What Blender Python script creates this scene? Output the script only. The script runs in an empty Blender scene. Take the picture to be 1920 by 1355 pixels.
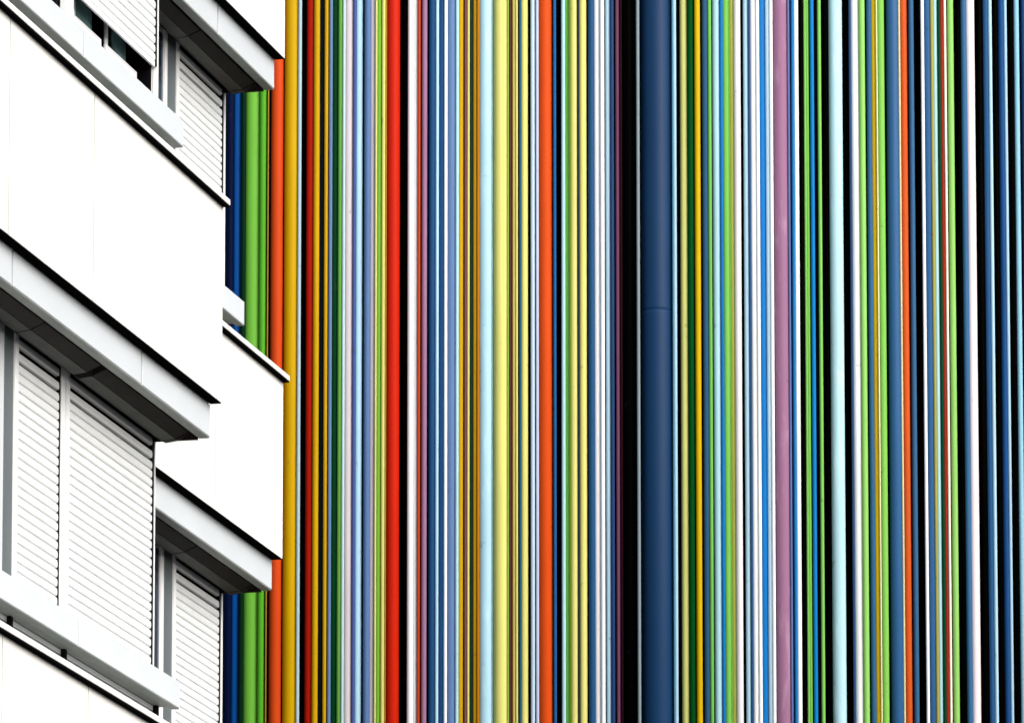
import bpy, math, random
from mathutils import Vector
random.seed(7)
S = bpy.context.scene
COL = S.collection
W0, H0 = 1920.0, 1355.0

# ------------------------------------------------------------------ camera
F = 13500.0                      # focal length in photo pixels (long tele lens)
PPX, PPY = 935.0, 1567.0         # principal point (lens shifted upward)
TH = math.atan(0.1502)           # pitch
ZC = 1.6
cam = bpy.data.cameras.new('camera')
cam.sensor_fit = 'HORIZONTAL'; cam.sensor_width = 36.0
cam.lens = 36.0 * F / W0
cam.shift_x = (W0 / 2 - PPX) / W0
cam.shift_y = (PPY - H0 / 2) / W0
cam.clip_start = 0.5; cam.clip_end = 3000
co = bpy.data.objects.new('camera', cam); COL.objects.link(co)
co.location = (0, 0, ZC); co.rotation_euler = (math.pi / 2 + TH, 0, 0)
S.camera = co
ct, st = math.cos(TH), math.sin(TH)


def ray(x, y):
    a, d = (x - PPX), (y - PPY)
    return Vector((a, F * ct + d * st, F * st - d * ct))


def at_depth(x, y, Y):
    r = ray(x, y); r = r * (Y / r.y)
    return Vector((r.x, r.y, r.z + ZC))


# ------------------------------------------------------------------ materials
def lin(h):
    h = h.lstrip('#')
    out = []
    for i in (0, 2, 4):
        c = int(h[i:i + 2], 16) / 255.0
        out.append(c / 12.92 if c <= 0.04045 else ((c + 0.055) / 1.055) ** 2.4)
    return out


def mat(name, base, rough=0.5, spec=0.3, var=0.06, scale=(3, 3, 0.7), worn=None, metal=0.0, bump=0.0, wornlim=(0.56, 0.72), flecks=0.0):
    m = bpy.data.materials.new(name); m.use_nodes = True
    nt = m.node_tree; N = nt.nodes; L = nt.links
    b = N['Principled BSDF']
    b.inputs['Roughness'].default_value = rough
    b.inputs['Specular IOR Level'].default_value = spec
    b.inputs['Metallic'].default_value = metal
    tc = N.new('ShaderNodeTexCoord')
    mp = N.new('ShaderNodeMapping'); mp.inputs['Scale'].default_value = scale
    oi = N.new('ShaderNodeObjectInfo'); sh = N.new('ShaderNodeVectorMath'); sh.operation = 'MULTIPLY_ADD'
    sh.inputs[1].default_value = (9, 17, 63)
    L.new(oi.outputs['Random'], sh.inputs[0]); L.new(tc.outputs['Object'], sh.inputs[2])
    L.new(sh.outputs['Vector'], mp.inputs['Vector'])
    no = N.new('ShaderNodeTexNoise'); no.inputs['Scale'].default_value = 1.7
    no.inputs['Detail'].default_value = 5
    L.new(mp.outputs['Vector'], no.inputs['Vector'])
    mr = N.new('ShaderNodeMapRange')
    mr.inputs['From Min'].default_value = 0.3; mr.inputs['From Max'].default_value = 0.7
    mr.inputs['To Min'].default_value = 1 - var; mr.inputs['To Max'].default_value = 1 + var
    L.new(no.outputs['Fac'], mr.inputs['Value'])
    mx = N.new('ShaderNodeVectorMath'); mx.operation = 'SCALE'
    mx.inputs[0].default_value = base
    L.new(mr.outputs['Result'], mx.inputs['Scale'])
    colout = mx.outputs['Vector']
    if worn:
        n2 = N.new('ShaderNodeTexNoise'); n2.inputs['Scale'].default_value = 2.3
        n2.inputs['Detail'].default_value = 7; n2.inputs['Roughness'].default_value = 0.6
        L.new(mp.outputs['Vector'], n2.inputs['Vector'])
        r2 = N.new('ShaderNodeMapRange')
        r2.inputs['From Min'].default_value = wornlim[0]; r2.inputs['From Max'].default_value = wornlim[1]
        r2.inputs['To Max'].default_value = 0.75
        L.new(n2.outputs['Fac'], r2.inputs['Value'])
        mi = N.new('ShaderNodeMix'); mi.data_type = 'RGBA'
        L.new(r2.outputs['Result'], mi.inputs['Factor'])
        L.new(colout, mi.inputs['A']); mi.inputs['B'].default_value = (*worn, 1)
        colout = mi.outputs['Result']
    if flecks:
        n3 = N.new('ShaderNodeTexNoise'); n3.inputs['Scale'].default_value = 9; n3.inputs['Detail'].default_value = 3
        L.new(sh.outputs['Vector'], n3.inputs['Vector'])
        r3 = N.new('ShaderNodeMapRange'); r3.inputs['From Min'].default_value = 0.70; r3.inputs['From Max'].default_value = 0.76
        r3.inputs['To Max'].default_value = flecks
        L.new(n3.outputs['Fac'], r3.inputs['Value'])
        m3 = N.new('ShaderNodeMix'); m3.data_type = 'RGBA'
        L.new(r3.outputs['Result'], m3.inputs['Factor'])
        L.new(colout, m3.inputs['A']); m3.inputs['B'].default_value = (*[0.35 * c + 0.02 for c in base], 1)
        colout = m3.outputs['Result']
    L.new(colout, b.inputs['Base Color'])
    if bump:
        bp = N.new('ShaderNodeBump'); bp.inputs['Strength'].default_value = bump
        bp.inputs['Distance'].default_value = 0.01
        L.new(no.outputs['Fac'], bp.inputs['Height']); L.new(bp.outputs['Normal'], b.inputs['Normal'])
    return m


M = {
    'wall': mat('white_render', (0.80, 0.795, 0.78), 0.7, 0.2, 0.02, (1, 1, 1), bump=0.05),
    'coping': mat('white_coping_metal', (0.80, 0.80, 0.79), 0.4, 0.3, 0.02),
    'fascia': mat('pale_grey_metal', (0.57, 0.605, 0.635), 0.45, 0.35, 0.03, (1, 1, 1)),
    'lip': mat('grey_metal', (0.20, 0.215, 0.20), 0.5, 0.2, 0.12, (2, 2, 2)),
    'soffit_shade': mat('black_soffit_shade', (0.004, 0.004, 0.004), 0.9, 0.0, 0.1),  # near-black colour that paints in the shade under the overhangs
    'box': mat('brown_metal', (0.016, 0.012, 0.010), 0.6, 0.1, 0.25),
    'box_light': mat('olive_grey_metal', (0.032, 0.033, 0.028), 0.55, 0.15, 0.25),
    'shutter': mat('white_aluminium_slats', (0.76, 0.775, 0.78), 0.45, 0.3, 0.015),
    'frame': mat('white_frame_metal', (0.82, 0.83, 0.85), 0.35, 0.3, 0.02),
    'pillar': mat('grey_cladding', (0.095, 0.113, 0.118), 0.4, 0.3, 0.08, (2, 2, 1)),
    'guide': mat('black_rubber', (0.005, 0.005, 0.006), 0.8, 0.05, 0.05),
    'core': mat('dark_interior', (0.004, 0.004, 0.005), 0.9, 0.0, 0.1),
    'sill': mat('grey_green_metal', (0.20, 0.225, 0.21), 0.5, 0.2, 0.1),
    'teal': mat('teal_glass_reflection', (0.055, 0.12, 0.12), 0.6, 0.2, 0.7, (4, 4, 9)),  # mottled teal painted on the panes as a reflection in the glass
    'navyglass': mat('dark_blue_glass', (0.010, 0.018, 0.035), 0.08, 0.5, 0.1),
    'ground': mat('asphalt', (0.045, 0.045, 0.047), 0.9, 0.2, 0.2, (1, 1, 1)),
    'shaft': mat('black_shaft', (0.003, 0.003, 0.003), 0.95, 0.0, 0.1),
}


# ------------------------------------------------------------------ mesh helpers
class MB:
    def __init__(s): s.v = []; s.f = []
    def prism(s, poly, u0, u1):
        """poly: list of (n, z), extruded along u; local axes are (u, -n, z)"""
        k = len(s.v); m = len(poly)
        for u in (u0, u1):
            for n, z in poly: s.v.append((u, -n, z))
        a = sum(poly[i][0] * poly[(i + 1) % m][1] - poly[(i + 1) % m][0] * poly[i][1] for i in range(m))
        for i in range(m):
            j = (i + 1) % m
            q = (k + i, k + j, k + m + j, k + m + i)
            s.f.append(q)
        s.f.append(tuple(range(k, k + m))[::-1]); s.f.append(tuple(range(k + m, k + 2 * m)))
        return s
    def box(s, u0, u1, n0, n1, z0, z1):
        return s.prism([(n0, z0), (n1, z0), (n1, z1), (n0, z1)], u0, u1)
    def build(s, name, m, parent=None, bevel=0.0, smooth=False):
        import bmesh
        me = bpy.data.meshes.new(name); me.from_pydata(s.v, [], s.f)
        bm = bmesh.new(); bm.from_mesh(me)
        bmesh.ops.recalc_face_normals(bm, faces=bm.faces)
        bm.to_mesh(me); bm.free()
        me.materials.append(m)
        if smooth:
            for p in me.polygons: p.use_smooth = True
        o = bpy.data.objects.new(name, me); COL.objects.link(o)
        if parent: o.parent = parent
        if bevel:
            md = o.modifiers.new('bevel', 'BEVEL'); md.width = bevel; md.segments = 2
            md.limit_method = 'ANGLE'
        return o


# ------------------------------------------------------------------ facade frame, fitted from the vanishing point
v = ray(4017, 3595)
ANG = math.atan2(v.x, v.y)
U = Vector((math.sin(ANG), math.cos(ANG), 0)); Nn = Vector((math.cos(ANG), -math.sin(ANG), 0))
D2 = 42.0
tip2 = at_depth(416, 755, D2)
E2 = Vector((tip2.x, tip2.y, 0)); Z2 = tip2.z
r3 = ray(529.5, 1047); k3 = (Z2 - ZC) / r3.z
E3 = Vector((r3.x * k3, r3.y * k3, 0))
FL = at_depth(535, 110, E3.y).z - Z2
DU = (E3 - E2).dot(U); DN = (E3 - E2).dot(Nn)


def uz(x, y, n, base):
    """pixel -> (u, z) on the facade-parallel plane at offset n; u is measured from the near bay's end"""
    r = ray(x, y); p0 = base + Nn * n
    t = p0.dot(Nn) / r.dot(Nn)
    p = r * t
    return (p - E2).dot(U), p.z + ZC


def zl(x, y, base, n):
    """height of a pixel on the vertical line at the bay's end, offset n"""
    r = ray(x, y); p = base + Nn * n
    return r.z * p.y / r.y + ZC


NSH, NRAIL, NFAS, NLED = -0.418, -0.247, -0.072, 0.045
ZLED0 = zl(433, 387.5, E2, NLED) - Z2          # ledge underside, above the spandrel's bottom
ZLED1 = zl(433, 374.5, E2, NLED) - Z2
ZFAS = zl(395, 820, E2, NFAS) - Z2             # fascia bottom (negative)
ZR1 = zl(338, 1278, E2, NRAIL) - Z2 + FL       # rail top / bottom, above the spandrel of the floor below
ZR0 = zl(336, 1327, E2, NRAIL) - Z2 + FL
print('ANG', math.degrees(ANG), 'Z2', Z2, 'E2', E2, 'E3', E3, 'FL', FL, 'DU', DU, 'DN', DN)
print('ledge', ZLED0, ZLED1, 'fascia', ZFAS, 'rail', ZR0, ZR1)

bld = bpy.data.objects.new('apartment_building', None); COL.objects.link(bld)
bld.location = (E2.x, E2.y, 0); bld.rotation_euler = (0, 0, math.pi / 2 - ANG)
bld['label'] = 'white stepped apartment building with ledges and closed roller shutters, left of the coloured tubes'
bld['category'] = 'building'


def un(x, y=900, n=NSH, base=E2):
    return uz(x, y, n, base)[0]


def spandrel(u0, u1, dn, z, ugroove):
    m = MB()
    cuts = [u0] + sorted(ugroove) + [u1]
    for a, b in zip(cuts, cuts[1:]):
        m.box(a + (0.007 if a != u0 else 0), b - (0.007 if b != u1 else 0), dn - 0.30, dn, z, z + ZLED0 + 0.004)
    p = m.build('wall_panel', M['wall'], bld)
    MB().box(u0 + 0.01, u1 - 0.01, dn - 0.31, dn - 0.0012, z + 0.002, z + ZLED0).build('joint_sealant', M['lip'], p)
    c = MB().box(u0, u1 + 0.002, dn - 0.40, dn + NLED, z + ZLED0 + 0.006, z + ZLED1).build('coping', M['coping'], p, 0.004)
    MB().box(u0, u1 - 0.003, dn + 0.003, dn + NLED - 0.004, z + ZLED0 - 0.004, z + ZLED0 + 0.005).build('soffit_shade_strip', M['soffit_shade'], p)  # dark strip added as painted shade under the coping
    MB().box(u0 + .02, u1 - 0.004, dn + NFAS + 0.002, dn - 0.004, z - 0.006, z - 0.001).build('soffit_shade_strip', M['soffit_shade'], p)  # dark strip added as painted shade under the spandrel's overhang
    return p


def canopy(u0, u1, dn, z, joints, boxes):
    zb = z + ZFAS
    m = MB(); cuts = [u0] + sorted(joints) + [u1]
    for a, b in zip(cuts, cuts[1:]):
        m.box(a + (0.019 if a != u0 else 0), b - (0.019 if b != u1 else 0), dn + NFAS - 0.05, dn + NFAS, zb + 0.004, z - 0.007)
    p = m.build('canopy', M['fascia'], bld, 0.003)
    MB().box(u0, u1 - 0.002, dn + NFAS - 0.064, dn + NFAS - 0.003, zb - 0.004, zb + 0.003).build('lip', M['lip'], p)
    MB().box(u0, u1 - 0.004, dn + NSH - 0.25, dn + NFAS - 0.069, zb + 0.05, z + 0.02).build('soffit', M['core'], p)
    MB().box(u1 - 0.035, u1 - 0.006, dn + NSH - 0.02, dn + NFAS - 0.070, zb - 0.014, zb + 0.049).build('end_plate', M['box'], p)
    for a, b in boxes:
        MB().prism([(dn - 0.178, zb + 0.045), (dn - 0.178, zb + 0.016), (dn - 0.255, zb - 0.018), (dn - 0.262, zb + 0.045)], a, b).build('shutter_box', M['box'], p)
        MB().prism([(dn - 0.264, zb + 0.045), (dn - 0.258, zb - 0.020), (dn - 0.335, zb - 0.030), (dn - 0.375, zb - 0.008), (dn - 0.375, zb + 0.045)], a, b).build('shutter_box', M['box_light'], p)
    return p


def shutter(u0, u1, dn, ztop, zbot):
    m = MB(); pit = 0.0535
    prof = [(-0.013, -0.0005), (0.004, 0.0035), (0.0072, 0.011), (0.008, 0.024), (0.0072, 0.036), (0.004, 0.0465), (-0.013, 0.0526)]
    n = int((ztop - zbot) / pit)
    zz = zbot; gaps = {n - 1: 0.040, n - 2: 0.026, n - 3: 0.012}    # the topmost slats hang open
    for i in range(n):
        zz += gaps.get(i, 0.0)
        if zz + pit > ztop - 0.002: break
        k = len(m.v)
        for a, b in prof:
            m.v.append((u0, -(dn + NSH + a), zz + b)); m.v.append((u1, -(dn + NSH + a), zz + b))
        for q in range(len(prof)):
            j = (q + 1) % len(prof)
            m.f.append((k + 2 * q, k + 2 * q + 1, k + 2 * j + 1, k + 2 * j))
        m.f.append(tuple(k + 2 * q for q in range(len(prof)))); m.f.append(tuple(k + 2 * q + 1 for q in range(len(prof)))[::-1])
        zz += pit
    m.box(u0, u1, dn + NSH - 0.020, dn + NSH - 0.0128, zbot, zbot + (n - 4) * pit)
    s_ = m.build('roller_shutter', M['shutter'], bld)
    # bottom bar of the curtain
    MB().box(u0, u1, dn + NSH - 0.008, dn + NSH + 0.006, zbot - 0.035, zbot - 0.001).build('bottom_bar', M['frame'], s_, 0.002)
    return s_


def guide(parent, u0, u1, dn, z0, z1):
    """black side channel beside the slats"""
    m = MB(); m.box(u0, u1, dn + NSH - 0.03, dn + NSH + 0.004, z0, z1)
    z = z0
    m.box(u0 - 0.004, u1, dn + NSH - 0.24, dn + NSH - 0.031, z0 - 1.8 if z0 > 12.5 else z0, z1)
    return m.build('guide_channel', M['guide'], parent)


def post(u0, u1, dn, z0, z1, off=0.012, name='frame_post', m='frame', parent=None):
    return MB().box(u0, u1, dn + NSH - 0.022, dn + NSH + off, z0, z1).build(name, M[m], parent or bld, 0.003)


def rail(u0, u1, dn, z, joints, brackets):
    m = MB(); cuts = [u0] + sorted(joints) + [u1]
    for a, b in zip(cuts, cuts[1:]):
        m.box(a + (0.017 if a != u0 else 0), b - (0.017 if b != u1 else 0), dn + NRAIL - 0.04, dn + NRAIL, z + ZR0, z + ZR1)
    p = m.build('window_rail', M['fascia'], bld, 0.003)
    MB().box(u0, u1 - 0.003, dn + NRAIL - 0.055, dn + NRAIL - 0.003, z + ZR0 - 0.006, z + ZR0 - 0.001).build('lip', M['lip'], p)
    MB().box(u0, u1 - 0.006, dn + NSH + 0.03, dn + NRAIL - 0.057, z + ZR0 + 0.01, z + ZR0 + 0.03).build('underside', M['lip'], p)
    MB().box(u0, u1 - 0.01, dn + NSH + 0.014, dn + NSH + 0.024, z + ZLED1 + 0.045, z + ZR0 + 0.06).build('sill_panel', M['sill'], p)
    MB().box(u0, u1 - 0.01, dn + NSH + 0.014, dn + NSH + 0.030, z + ZLED1 + 0.322, z + ZLED1 + 0.345).build('sill_panel', M['frame'], p)
    for b in brackets:
        MB().box(b - 0.02, b + 0.025, dn + NSH + 0.031, dn + NSH + 0.055, z + ZLED1 + 0.003, z + ZR0 + 0.008).build('bracket', M['guide'], p)
    return p


UL = un(-420, 700, 0)            # the near bay runs on past the left edge of the frame
# -------- u positions read off the near bay (lower floor, y about 900)
u_p0, u_p1 = un(5), un(24)
u_s1a, u_s1b = un(29), un(107)
u_m0, u_m1 = un(111), un(126.5)
u_s2a, u_s2b = un(127.5), un(283)
u_e0 = un(287.5)
UB = [un(-200), u_p0 - 0.02]     # an opening further left, outside the frame
E3n = E3
fu = lambda x, y=1200: uz(x, y, NSH, E3n)[0]
f_gl0, f_w0, f_w1, f_p1 = fu(280), fu(300), fu(304.5), fu(322)
f_fr1, f_s0, f_s1, f_g1 = fu(326), fu(326.5), fu(408.5), fu(412.5)
UF0 = -1.2
SEG = un(175, 500, 0) - un(15, 500, 0)

for k in (-1, 0, 1):
    z = Z2 + k * FL
    ug = [un(175, 500, 0) - i * SEG for i in range(0, 4)]
    if k == -1: ug = [un(4, 1300, 0) - i * SEG for i in range(-1, 3) if un(4, 1300, 0) - i * SEG < -0.2]
    ug = [g for g in ug if UL + 0.1 < g < -0.1]
    spandrel(UL, 0, 0, z + (0.036 if k == -1 else 0), ug)
    spandrel(UF0, DU, DN, z, [uz(404, 900, 0, E3)[0]])
for k in (0, 1):
    z = Z2 + k * FL
    jb = un(266, 690, NFAS)
    canopy(UL, 0, 0, z, [jb, jb - 2.6], [(UL, u_p0 - .04), (u_p0 - 0.02, u_m0 - 0.01), (u_m0 + 0.10, u_e0 - .10), (u_e0 - .08, -0.037)])
    canopy(UF0, DU, DN, z, [uz(404, 900, NFAS, E3)[0]] if k else [], [(UF0, f_p1 - 0.3), (f_p1 - 0.28, f_s1 - 0.05), (f_s1 - 0.03, DU - 0.037)])
# -------- windows of each floor; z is the spandrel below the opening
for k in (-1, 0):
    z = Z2 + k * FL
    zt = z + FL + ZFAS + 0.048
    zb = z + ZLED1 + 0.004
    # near bay
    post(u_e0, 0.0, 0, zb, zt)
    post(u_m0, u_m0 + (u_m1 - u_m0) * 0.45, 0, zb, zt)
    post(u_m0 + (u_m1 - u_m0) * 0.60, u_m1, 0, zb, zt)
    post(u_p1 - 0.01, u_s1a, 0, zb, zt, 0.014)
    post(u_p0, u_p1 - 0.012, 0, zb, zt, 0.002, 'column_cladding', 'pillar')
    post(u_p0 - 0.09, u_p0 - 0.012, 0, zb, zt, 0.006, 'frame_post', 'fascia')
    zs = zb + 0.06
    if k == 0:
        zs2 = uz(294, 131, NSH, E2)[1] + 0.035
        zs1 = zs2 + 0.7
    else:
        zs1 = zs2 = zs
    s1 = shutter(u_s1a + 0.002, u_s1b, 0, zt, zs1)
    guide(s1, u_s1b + 0.004, u_m0 - 0.002, 0, zs1, zt)
    s2 = shutter(u_s2a, u_s2b, 0, zt, zs2)
    guide(s2, u_s2b + 0.004, u_e0 - 0.002, 0, zs2 if k else zs2 - 0.02, zt)
    shutter(UL + .3, u_p0 - .3, 0, zt, zs)
    if k == 0:
        # half-open windows behind the raised shutters
        nw = -0.50
        for xa, xb, ga, gb in ((137, 190, 137, 173), (199, 257, 207, 237)):
            ua, ub = uz(xa, 70, nw, E2)[0], uz(xb, 120, nw, E2)[0]
            zz = uz(257, 135.5, nw, E2)[1]
            w = MB()
            w.box(ua, ub, nw - 0.016, nw, zb + 0.01, zz)
            w.box(ua, ua + 0.05, nw - 0.015, nw - 0.002, zz + 0.001, zt)
            w.box(ua + .05, ub, nw - 0.05, nw - 0.002, zt - 0.06, zt)
            wo = w.build('window', M['frame'], bld, 0.003)
            MB().box(uz(ga, 70, nw, E2)[0] + 0.052, uz(gb, 100, nw, E2)[0], nw - 0.012, nw - 0.004, zz + 0.001, zt - 0.062).build('pane', M['teal'], wo)
    rail(UL, 0.0, 0, z, [un(148, 1180, NRAIL), un(148, 1180, NRAIL) - 2.4], [u_p0 + 0.02, u_s1b + 0.02, u_s2b - 0.01])
    # far bay
    post(f_g1 + 0.002, DU, DN, zb, zt)
    post(f_w0, f_w1, DN, zb, zt, 0.008)
    post(f_w1 + 0.004, f_p1, DN, zb, zt, 0.002, 'column_cladding', 'pillar')
    post(f_p1 + 0.003, f_fr1, DN, zb, zt, 0.014)
    s3 = shutter(f_s0 + 0.01, f_s1, DN, zt, zs)
    guide(s3, f_s1 + 0.004, f_g1 - 0.002, DN, zs, zt)
    rail(UF0, uz(458, 600, NRAIL, E3)[0], DN, z, [], [f_s1])
    g = MB().box(UF0, f_w0 - 0.003, DN + NSH - 0.04, DN + NSH - 0.01, zb, zt).build('window', M['frame'], bld)
    MB().box(UF0 + .05, f_w0 - 0.01, DN + NSH - 0.0095, DN + NSH - 0.004, zb + .05, zt - .05).build('pane', M['navyglass'], g)
# floors, dark rooms and base
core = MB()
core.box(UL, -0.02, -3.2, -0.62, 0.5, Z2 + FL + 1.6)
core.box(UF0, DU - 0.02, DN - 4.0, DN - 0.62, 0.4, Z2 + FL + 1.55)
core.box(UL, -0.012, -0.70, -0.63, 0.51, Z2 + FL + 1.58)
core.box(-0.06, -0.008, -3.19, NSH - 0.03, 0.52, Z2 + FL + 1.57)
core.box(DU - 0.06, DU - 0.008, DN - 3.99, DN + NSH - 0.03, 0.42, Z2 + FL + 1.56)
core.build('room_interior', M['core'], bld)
ew = MB()
ew.box(-0.007, -0.003, -3.22, NSH - 0.024, 0.3, Z2 + FL + 1.0)
ew.box(DU - 0.007, DU - 0.003, DN - 4.02, DN + NSH - 0.024, 0.3, Z2 + FL + 1.0)
ew.build('end_wall', M['wall'], bld)
b = MB()
b.box(UL, -0.004, -0.4, -0.001, 0.0, Z2 - FL - 0.01)
b.box(UF0, DU - 0.004, DN - 0.4, DN - 0.001, 0.0, Z2 - FL - 0.012)
b.build('base_wall', M['wall'], bld)
rf = MB()
rf.box(UL, 0.03, -3.3, 0.03, Z2 + FL + ZLED1 + 0.02, Z2 + FL + ZLED1 + 0.2)
rf.box(UF0, DU + 0.03, DN - 4.1, DN + 0.03, Z2 + FL + ZLED1 + 0.022, Z2 + FL + ZLED1 + 0.19)
rf.build('roof', M['coping'], bld)

# ------------------------------------------------------------------ the chimney: tubes (x0, x1 at y=830, hex, colour name, layer)
T = '''
352 366 285a90 blue 0
367 379 e8e484 pale_yellow 0
380 394 d82406 red 0
395 402 f4f6fa white 0
403 419 70c840 green 0
420.5 437 06143a dark_navy 0
437.5 448.5 0a62c0 bright_blue 0
449 459 05301a dark_green 0
459.5 483 7ccc48 green 0
484 497 5cbc2c deep_green 0
498.8 501.6 b89428 mustard 1
505.5 529 ea5218 orange 0
530.5 555.3 deb000 yellow 0
556 563 b8d4e0 pale_grey_blue 0
563.5 572 040404 black 1
572.5 585.3 d42004 red 0
585.8 597.4 deae04 yellow 0
598 605.5 0c1a22 blackish_blue 0
606 613.2 dcac10 yellow 0
614.5 621.5 7494c4 slate_blue 0
622.3 631.5 054020 dark_green 0
632 640 7ecc58 green 0
640.3 646 c6e4ec pale_cyan 0
646.3 659 f0e6ec pinkish_white 0
659.5 667 5468ae violet_blue 0
667.3 678.5 bae6fc pale_blue 0
679 681.5 20508c dark_blue 1
681.5 694 688cc4 slate_blue 0
694.3 701.2 efe6f2 pinkish_white 0
701.8 705.8 e2e090 pale_yellow 0
706 713.6 80c238 green 0
714 721.3 eae682 pale_yellow 0
721.5 724 d09a28 mustard 1
724 749 e62808 red 0
750 763 040404 black 1
763.5 775.5 f0f4f8 white 0
775.8 781.5 f6f8fc white 0
782 787.5 dc5028 orange_red 0
787.5 790 8c1c0c dark_red 1
790 800.2 b484aa mauve 0
800.5 803 0a1034 dark_navy 1
803 815.8 285e98 blue 0
816 822.3 b8e4fa pale_blue 0
823 831.7 20528e blue 0
832 838.5 f0f4fc white 0
839 853.2 7498d0 periwinkle 0
853.6 860 b8eaf6 pale_cyan 0
861 868.7 deb212 yellow 0
870.2 874.8 a86a66 dusky_pink 0
875.8 880.3 e6e282 pale_yellow 0
880.6 886.3 1a382e blackish_green 0
886.5 893.2 dea816 yellow 0
893.4 899.3 cc881a ochre 0
899.6 924 bce8fc pale_blue 0
923.8 926 607c70 grey_green 1
926 952.8 eaea86 pale_yellow 0
952 954.5 a8cc54 lime 1
956 959 845656 dusky_pink 0
959 961.4 70341c brown 1
961.5 966.2 eadf7a pale_yellow 0
966.4 971.2 e6e27c pale_yellow 0
973.3 977.8 286a84 teal 0
978.2 990.3 eae686 pale_yellow 0
991 995 08161a blackish_green 1
995.2 1003 c8e2f6 pale_blue 0
1004.6 1010.6 ccd8f2 pale_lilac 0
1011.3 1036.3 f65a18 orange 0
1037.6 1043.6 1e70ba bright_blue 0
1043.8 1052.6 060a1e blackish_blue 1
1053 1060.7 bce6f0 pale_cyan 0
1061 1067.2 74ca54 green 0
1067 1069.8 64940c olive_green 1
1070 1082.3 eae686 pale_yellow 0
1083 1087.6 30404a dark_grey 0
1088 1101 eae686 pale_yellow 0
1103.6 1116 2a6094 blue 0
1117 1125.5 f4f6fa white 0
1126 1134.4 f6f9fc white 0
1135.8 1144 bee6fc pale_blue 0
1144.8 1152.6 2a4c82 blue 0
1155 1161.8 965c80 plum 0
1162.5 1168 280c16 dark_maroon 0
1169 1193 030605 black 1
1194.5 1201 98acb2 grey 0
1202.3 1262.5 15416e navy_blue 0
1262 1264.6 60a0c0 sky_blue 1
1264.4 1270.5 b4def4 pale_blue 0
1271 1275 06183a dark_navy 1
1277 1289.8 e8ea8a pale_yellow 0
1290.5 1302.3 04541e dark_green 0
1304.3 1315.7 e6be06 golden_yellow 0
1318.7 1329.5 3a709e blue 0
1330 1336.8 7cd460 green 0
1338 1351.3 bceafa pale_cyan 0
1351.8 1359 1688d8 bright_blue 0
1359.6 1371.8 8cdc62 green 0
1371.8 1374 a8b03c olive_green 1
1374 1377.6 e2e270 pale_yellow 0
1378.6 1392 f4f0f6 pinkish_white 0
1392.3 1396.7 060c12 black 1
1396.8 1405.3 beeafe pale_blue 0
1405.5 1411.2 325e92 blue 0
1411.4 1420 f6fafc white 0
1420.3 1427.5 f8fcfc white 0
1427.8 1437.8 1888e0 bright_blue 0
1438 1446 c6eafe pale_blue 0
1446.2 1453 f6fafe white 0
1453.6 1479.8 b682a8 mauve 0
1480 1484.8 7084c4 violet_blue 0
1484.8 1487.5 0c2c84 dark_blue 1
1487.5 1494 2894dc bright_blue 0
1494.2 1501.5 fafcfe white 0
1502 1511 040804 black 1
1511.4 1515.8 8edc68 green 0
1516.4 1520.8 84d458 green 0
1522.8 1530.8 1494e8 bright_blue 0
1531 1537 050a14 black 1
1537.2 1544.3 8edc66 green 0
1545 1558 040606 black 1
1558.3 1584.3 c2eefc pale_blue 0
1585 1596 040404 black 1
1596.8 1601.8 3a5c8e dark_blue 0
1602 1614.8 fafcfe white 0
1615 1627.3 a2e676 green 0
1627.4 1630 083a20 dark_green 1
1630 1639.8 3a74a4 blue 0
1640.3 1647.8 e2c016 golden_yellow 0
1648 1651 f4f4bc cream 0
1651.6 1663.8 92de62 green 0
1664 1667 063a1e dark_green 1
1667 1689.9 3870a8 blue 0
1690.2 1694.3 ecdeac cream 0
1694.6 1706.8 f26628 orange 0
1707 1710 301014 dark_maroon 1
1710 1719.8 4076a6 blue 0
1720.5 1732 040404 black 1
1732.8 1739.3 f6f8fe white 0
1739.6 1750.6 3c72ac blue 0
1751 1757 bcb85e olive_yellow 0
1757.3 1763.6 c2f2fa pale_cyan 0
1763.8 1770.4 044e32 dark_green 0
1770.8 1776.3 cc3c22 orange_red 0
1776.4 1781.3 fcf2e2 cream 0
1782.6 1795 a2e276 green 0
1795.5 1808 04100a black 1
1808.8 1820 447cb0 blue 0
1820.6 1834.8 fcf0f4 pinkish_white 0
1835.3 1850.8 030303 black 1
1851 1860.8 3672ae blue 0
1861 1867.6 bee8fc pale_blue 0
1868.3 1879 040404 black 1
1879.6 1890 2660a6 blue 0
1890.2 1896 b6def6 pale_blue 0
1896.5 1908.8 040606 black 1
1909.3 1919 9cd8f0 sky_blue 0
1919.5 1923 08163a dark_navy 1
1922.6 1934 2a62a4 blue 0
1934.5 1941 f4f6fa white 0
1943 1956 90dc60 green 0
1957 1966 e2c016 golden_yellow 0
1966.5 1985 285e98 blue 0
1986 1992 bee8fc pale_blue 0
1993 2010 ea5218 orange 0
'''
rows = []
for ln in T.strip().splitlines():
    a, b_, h, nm, ly = ln.split()
    rows.append((float(a), float(b_), h, nm.replace('_', ' '), int(ly)))

DC = 57.0
GAIN = 0.63          # paint albedo for a given photo value
HT = 31.0


def wname(w):
    return 'hair-thin' if w < 3.3 else 'thin' if w < 6.3 else 'slim' if w < 9.3 else 'medium' if w < 15.5 else 'wide' if w < 40 else 'huge'


def article(w, c): return f'{wname(w)} {c}'


names = [article(r[1] - r[0], r[3]) for r in rows]
labels = []
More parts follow.
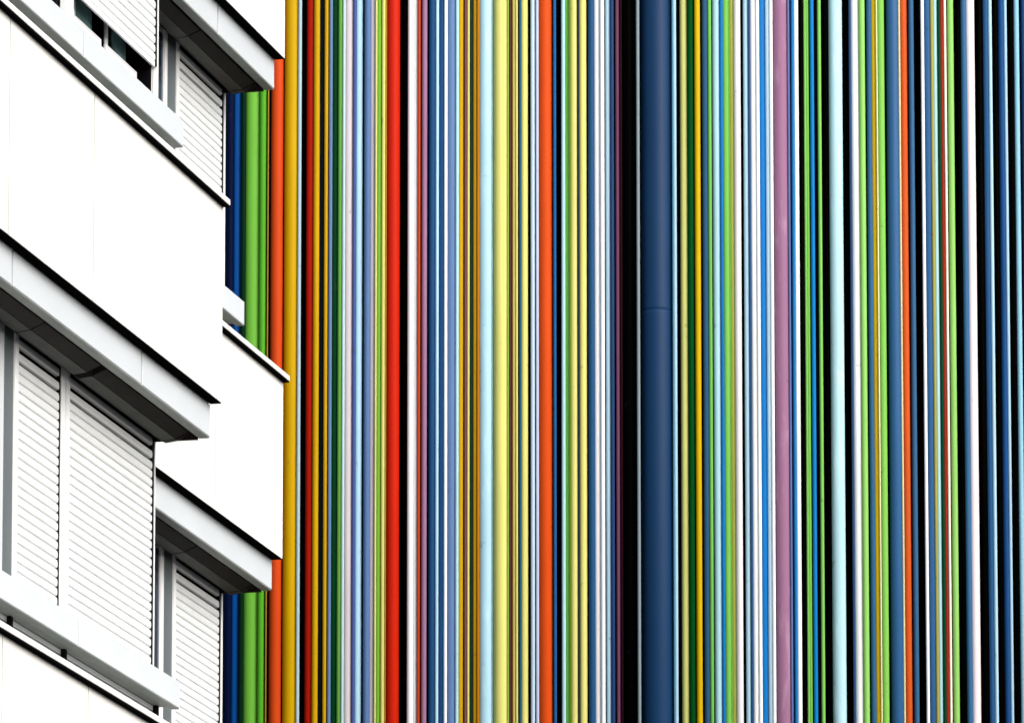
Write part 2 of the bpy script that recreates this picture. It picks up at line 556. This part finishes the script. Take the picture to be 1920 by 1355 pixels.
# landmarks that stand out at a glance
LM = [('the wide yellow', 530.5), ('the wide red', 724), ('the wide orange', 1011.3), ('the huge navy', 1202.3),
      ('the wide mauve', 1453.6), ('the wide pale blue', 1558.3), ('the rightmost orange', 1694.6)]
for i, r in enumerate(rows):
    L_ = rows[i - 1][3] if i else None
    R_ = rows[i + 1][3] if i + 1 < len(rows) else None
    if L_ and R_:
        l = f'{names[i]} tube between {L_} and {R_} ones' if L_ != R_ else f'{names[i]} tube between two {L_} ones'
    else:
        l = f'{names[i]} tube at the end of the chimney'
    labels.append(l)
from collections import Counter
cnt = Counter(labels)
for i, r in enumerate(rows):
    if cnt[labels[i]] > 1 and 0 < i < len(rows) - 1:
        lm = [x for x in LM if x[1] < r[0] - 1]
        same = lambda j: labels[j] == labels[i]
        L2 = names[i - 1]; R2 = names[i + 1]
        if lm:
            nm, x0 = lm[-1]
            labels.append('')
            labels.pop()
            suffix = f', right of {nm}'
        else:
            suffix = f', left of {LM[0][0]}'
        rows[i] = r + (suffix,)
for i, r in enumerate(rows):
    if len(r) > 5: labels[i] += r[5]
cnt = Counter(labels)
for i, r in enumerate(rows):
    if cnt[labels[i]] > 1:
        same = [j for j in range(len(rows)) if labels[j] == labels[i] or labels[j].endswith('~' + labels[i])]
        q = ['first', 'second', 'third', 'fourth'][same.index(i)]
        rows[i] = (rows[i] + ('',))[:6] + (q,)
for i, r in enumerate(rows):
    if len(r) > 6: labels[i] = r[6] + ' ' + labels[i]

DARK = {'black', 'dark navy', 'dark blue', 'blackish blue', 'blackish green', 'dark green', 'dark maroon', 'dark red'}
# of two touching tubes the slimmer one stands in front; the wider one runs on a little way behind it
deep = lambda i: rows[i][4] == 1 and rows[i][3] in DARK
touch = lambda i, j: 0 <= j < len(rows) and not deep(j) and (rows[j][0] - rows[i][1] if j > i else rows[i][0] - rows[j][1]) < 1.05
front = {}
for i in sorted((i for i in range(len(rows)) if not deep(i)), key=lambda i: rows[i][1] - rows[i][0]):
    if i in front: continue
    front[i] = True
    for j in (i - 1, i + 1):
        if touch(i, j) and j not in front: front[j] = False
geo = {}
for i, r in enumerate(rows):
    a, b_ = r[0], r[1]; w = b_ - a
    if not deep(i) and not front[i]:
        for j in (i - 1, i + 1):
            if touch(i, j) and front[j]:
                e = min(0.45 * (rows[j][1] - rows[j][0]), 0.32 * w)
                if j < i: a = rows[j][1] - e
                else: b_ = rows[j][0] + e
    geo[i] = (a, b_)
SC = DC / F
matc = {}
for i, r in enumerate(rows):
    w, h, nm, ly = r[1] - r[0], r[2], r[3], r[4]
    a, b_ = geo[i]; xm = (a + b_) / 2
    X = at_depth(xm, 830, DC).x
    Y = DC + 0.022 * X * X
    rad = (b_ - a) / 2 * Y / F
    if deep(i):
        rad += (1.2 if nm != 'black' else 0.6) * Y / F
        Y += 0.16 + rad + (0.06 if nm == 'black' else 0.0)
    elif front[i]:
        Y += rad * 0.8
    else:
        dy = rad * 0.8
        for j in (i - 1, i + 1):
            if touch(i, j) and front[j]:
                rj = (geo[j][1] - geo[j][0]) / 2 * SC; dx = abs((geo[j][0] + geo[j][1]) / 2 - xm) * SC
                q = (rad + rj + 0.001) ** 2 - dx * dx
                dy = max(dy, rj * 0.8 + math.sqrt(max(q, 0)))
        Y += dy
    P = at_depth(xm, 830, Y)
    key = (h, w > 22)
    if key not in matc:
        lc = lin(h); lum = 0.25 * lc[0] + 0.6 * lc[1] + 0.15 * lc[2]
        gain = 0.54 + 0.16 * min(1, max(0, (lum - 0.3) / 0.5)) + 0.10 * min(1, max(0, (lum - 0.82) / 0.08))     # pale paints are the most reflective
        if nm == 'pinkish white': gain -= 0.09
        base = [min(0.83, c * gain) for c in lc]
        dk = max(base) < 0.12
        sheen = w > 20 and nm in ('navy blue', 'blue')
        worn = None; wl = (0.56, 0.72)
        if nm in ('pale blue', 'mauve') and w > 20:
            worn = [min(0.86, c * 1.10 + 0.09) for c in base]; wl = (0.54, 0.68)
        elif w > 9:
            worn = [c * 0.82 for c in base]; wl = (0.60, 0.85)
        matc[key] = mat(f'{nm}_paint'.replace(' ', '_'), base, 0.45 if sheen else 0.5, 0.12 if sheen else 0.02 if dk else 0.07, 0.045, (5, 5, 0.8), worn, wornlim=wl, flecks=0.45 if w > 5 else 0.0)
    seg = 48 if w > 20 else 28
    v, f = [], []
    # ring heights: a welded joint shows as a narrow groove on the thickest tube
    rings = [(0.0, rad), (HT, rad)]
    if nm == 'navy blue':
        zj = at_depth(xm, 586, Y).z
        rings = [(0, rad), (zj - .03, rad), (zj - .005, rad), (zj - .0035, rad - .0011), (zj + .0035, rad - .0011), (zj + .005, rad), (zj + .03, rad), (HT, rad)]
    for z, rr in rings:
        for q in range(seg):
            t = 2 * math.pi * q / seg
            v.append((rr * math.cos(t), rr * math.sin(t), z))
    for k in range(len(rings) - 1):
        for q in range(seg):
            f.append((k * seg + q, k * seg + (q + 1) % seg, (k + 1) * seg + (q + 1) % seg, (k + 1) * seg + q))
    f.append(tuple(range(seg))[::-1]); f.append(tuple(range((len(rings) - 1) * seg, len(rings) * seg)))
    me = bpy.data.meshes.new('tube'); me.from_pydata(v, [], f)
    for p in me.polygons: p.use_smooth = len(p.vertices) == 4
    me.materials.append(matc[key])
    o = bpy.data.objects.new('tube', me); COL.objects.link(o)
    o.location = (P.x, P.y, 0); o.rotation_euler = (0, 0, random.random() * 6)
    o['label'] = labels[i]; o['category'] = 'tube'; o['group'] = 'coloured tubes cladding the chimney'

# dark shaft behind the tubes
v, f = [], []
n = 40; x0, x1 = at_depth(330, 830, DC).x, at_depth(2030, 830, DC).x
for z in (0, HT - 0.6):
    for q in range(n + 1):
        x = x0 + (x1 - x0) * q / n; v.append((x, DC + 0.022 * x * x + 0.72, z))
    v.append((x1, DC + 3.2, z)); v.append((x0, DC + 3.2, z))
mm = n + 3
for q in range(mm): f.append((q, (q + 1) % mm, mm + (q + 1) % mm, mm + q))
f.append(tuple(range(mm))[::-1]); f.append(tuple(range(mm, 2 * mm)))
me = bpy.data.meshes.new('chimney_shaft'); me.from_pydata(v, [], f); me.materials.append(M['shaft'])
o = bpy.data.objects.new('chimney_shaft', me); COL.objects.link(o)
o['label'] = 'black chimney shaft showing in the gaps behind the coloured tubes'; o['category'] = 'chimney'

# ground
me = bpy.data.meshes.new('ground'); me.from_pydata([(-1500, -1500, 0), (1500, -1500, 0), (1500, 1500, 0), (-1500, 1500, 0)], [], [(0, 1, 2, 3)])
me.materials.append(M['ground'])
g = bpy.data.objects.new('ground', me); COL.objects.link(g); g['kind'] = 'structure'

# ------------------------------------------------------------------ light
EL, AZ = math.radians(28), math.radians(40)      # az: degrees to the right of straight behind the camera
sd = Vector((math.sin(AZ) * math.cos(EL), -math.cos(AZ) * math.cos(EL), math.sin(EL)))   # towards the sun
sun = bpy.data.lights.new('sun', 'SUN'); sun.energy = 0.9; sun.angle = math.radians(70); sun.color = (1, 0.97, 0.93)
so = bpy.data.objects.new('sun', sun); COL.objects.link(so)
so.rotation_euler = (-sd).to_track_quat('-Z', 'Y').to_euler()
so.location = (20, -20, 40)
w = bpy.data.worlds.new('World'); S.world = w; w.use_nodes = True
nt = w.node_tree; N = nt.nodes; L = nt.links
bg = N['Background']; bg.inputs['Strength'].default_value = 0.15
sky = N.new('ShaderNodeTexSky'); sky.sky_type = 'NISHITA'; sky.sun_disc = False
sky.sun_elevation = EL; sky.sun_rotation = math.atan2(sd.x, sd.y)
sky.dust_density = 4.0
hs = N.new('ShaderNodeHueSaturation'); hs.inputs['Saturation'].default_value = 0.35
L.new(sky.outputs['Color'], hs.inputs['Color']); L.new(hs.outputs['Color'], bg.inputs['Color'])
vs = S.view_settings; vs.view_transform = 'Standard'; vs.look = 'None'; vs.gamma = 1; vs.use_curve_mapping = False
vs.exposure = 0.68
for i, l in enumerate(labels):
    n_ = len(l.split())
    if not 4 <= n_ <= 16: print('LABEL LEN', n_, l)
d = [l for l, c in Counter(labels).items() if c > 1]
print('DUP LABELS', d, 'tubes', len(labels))
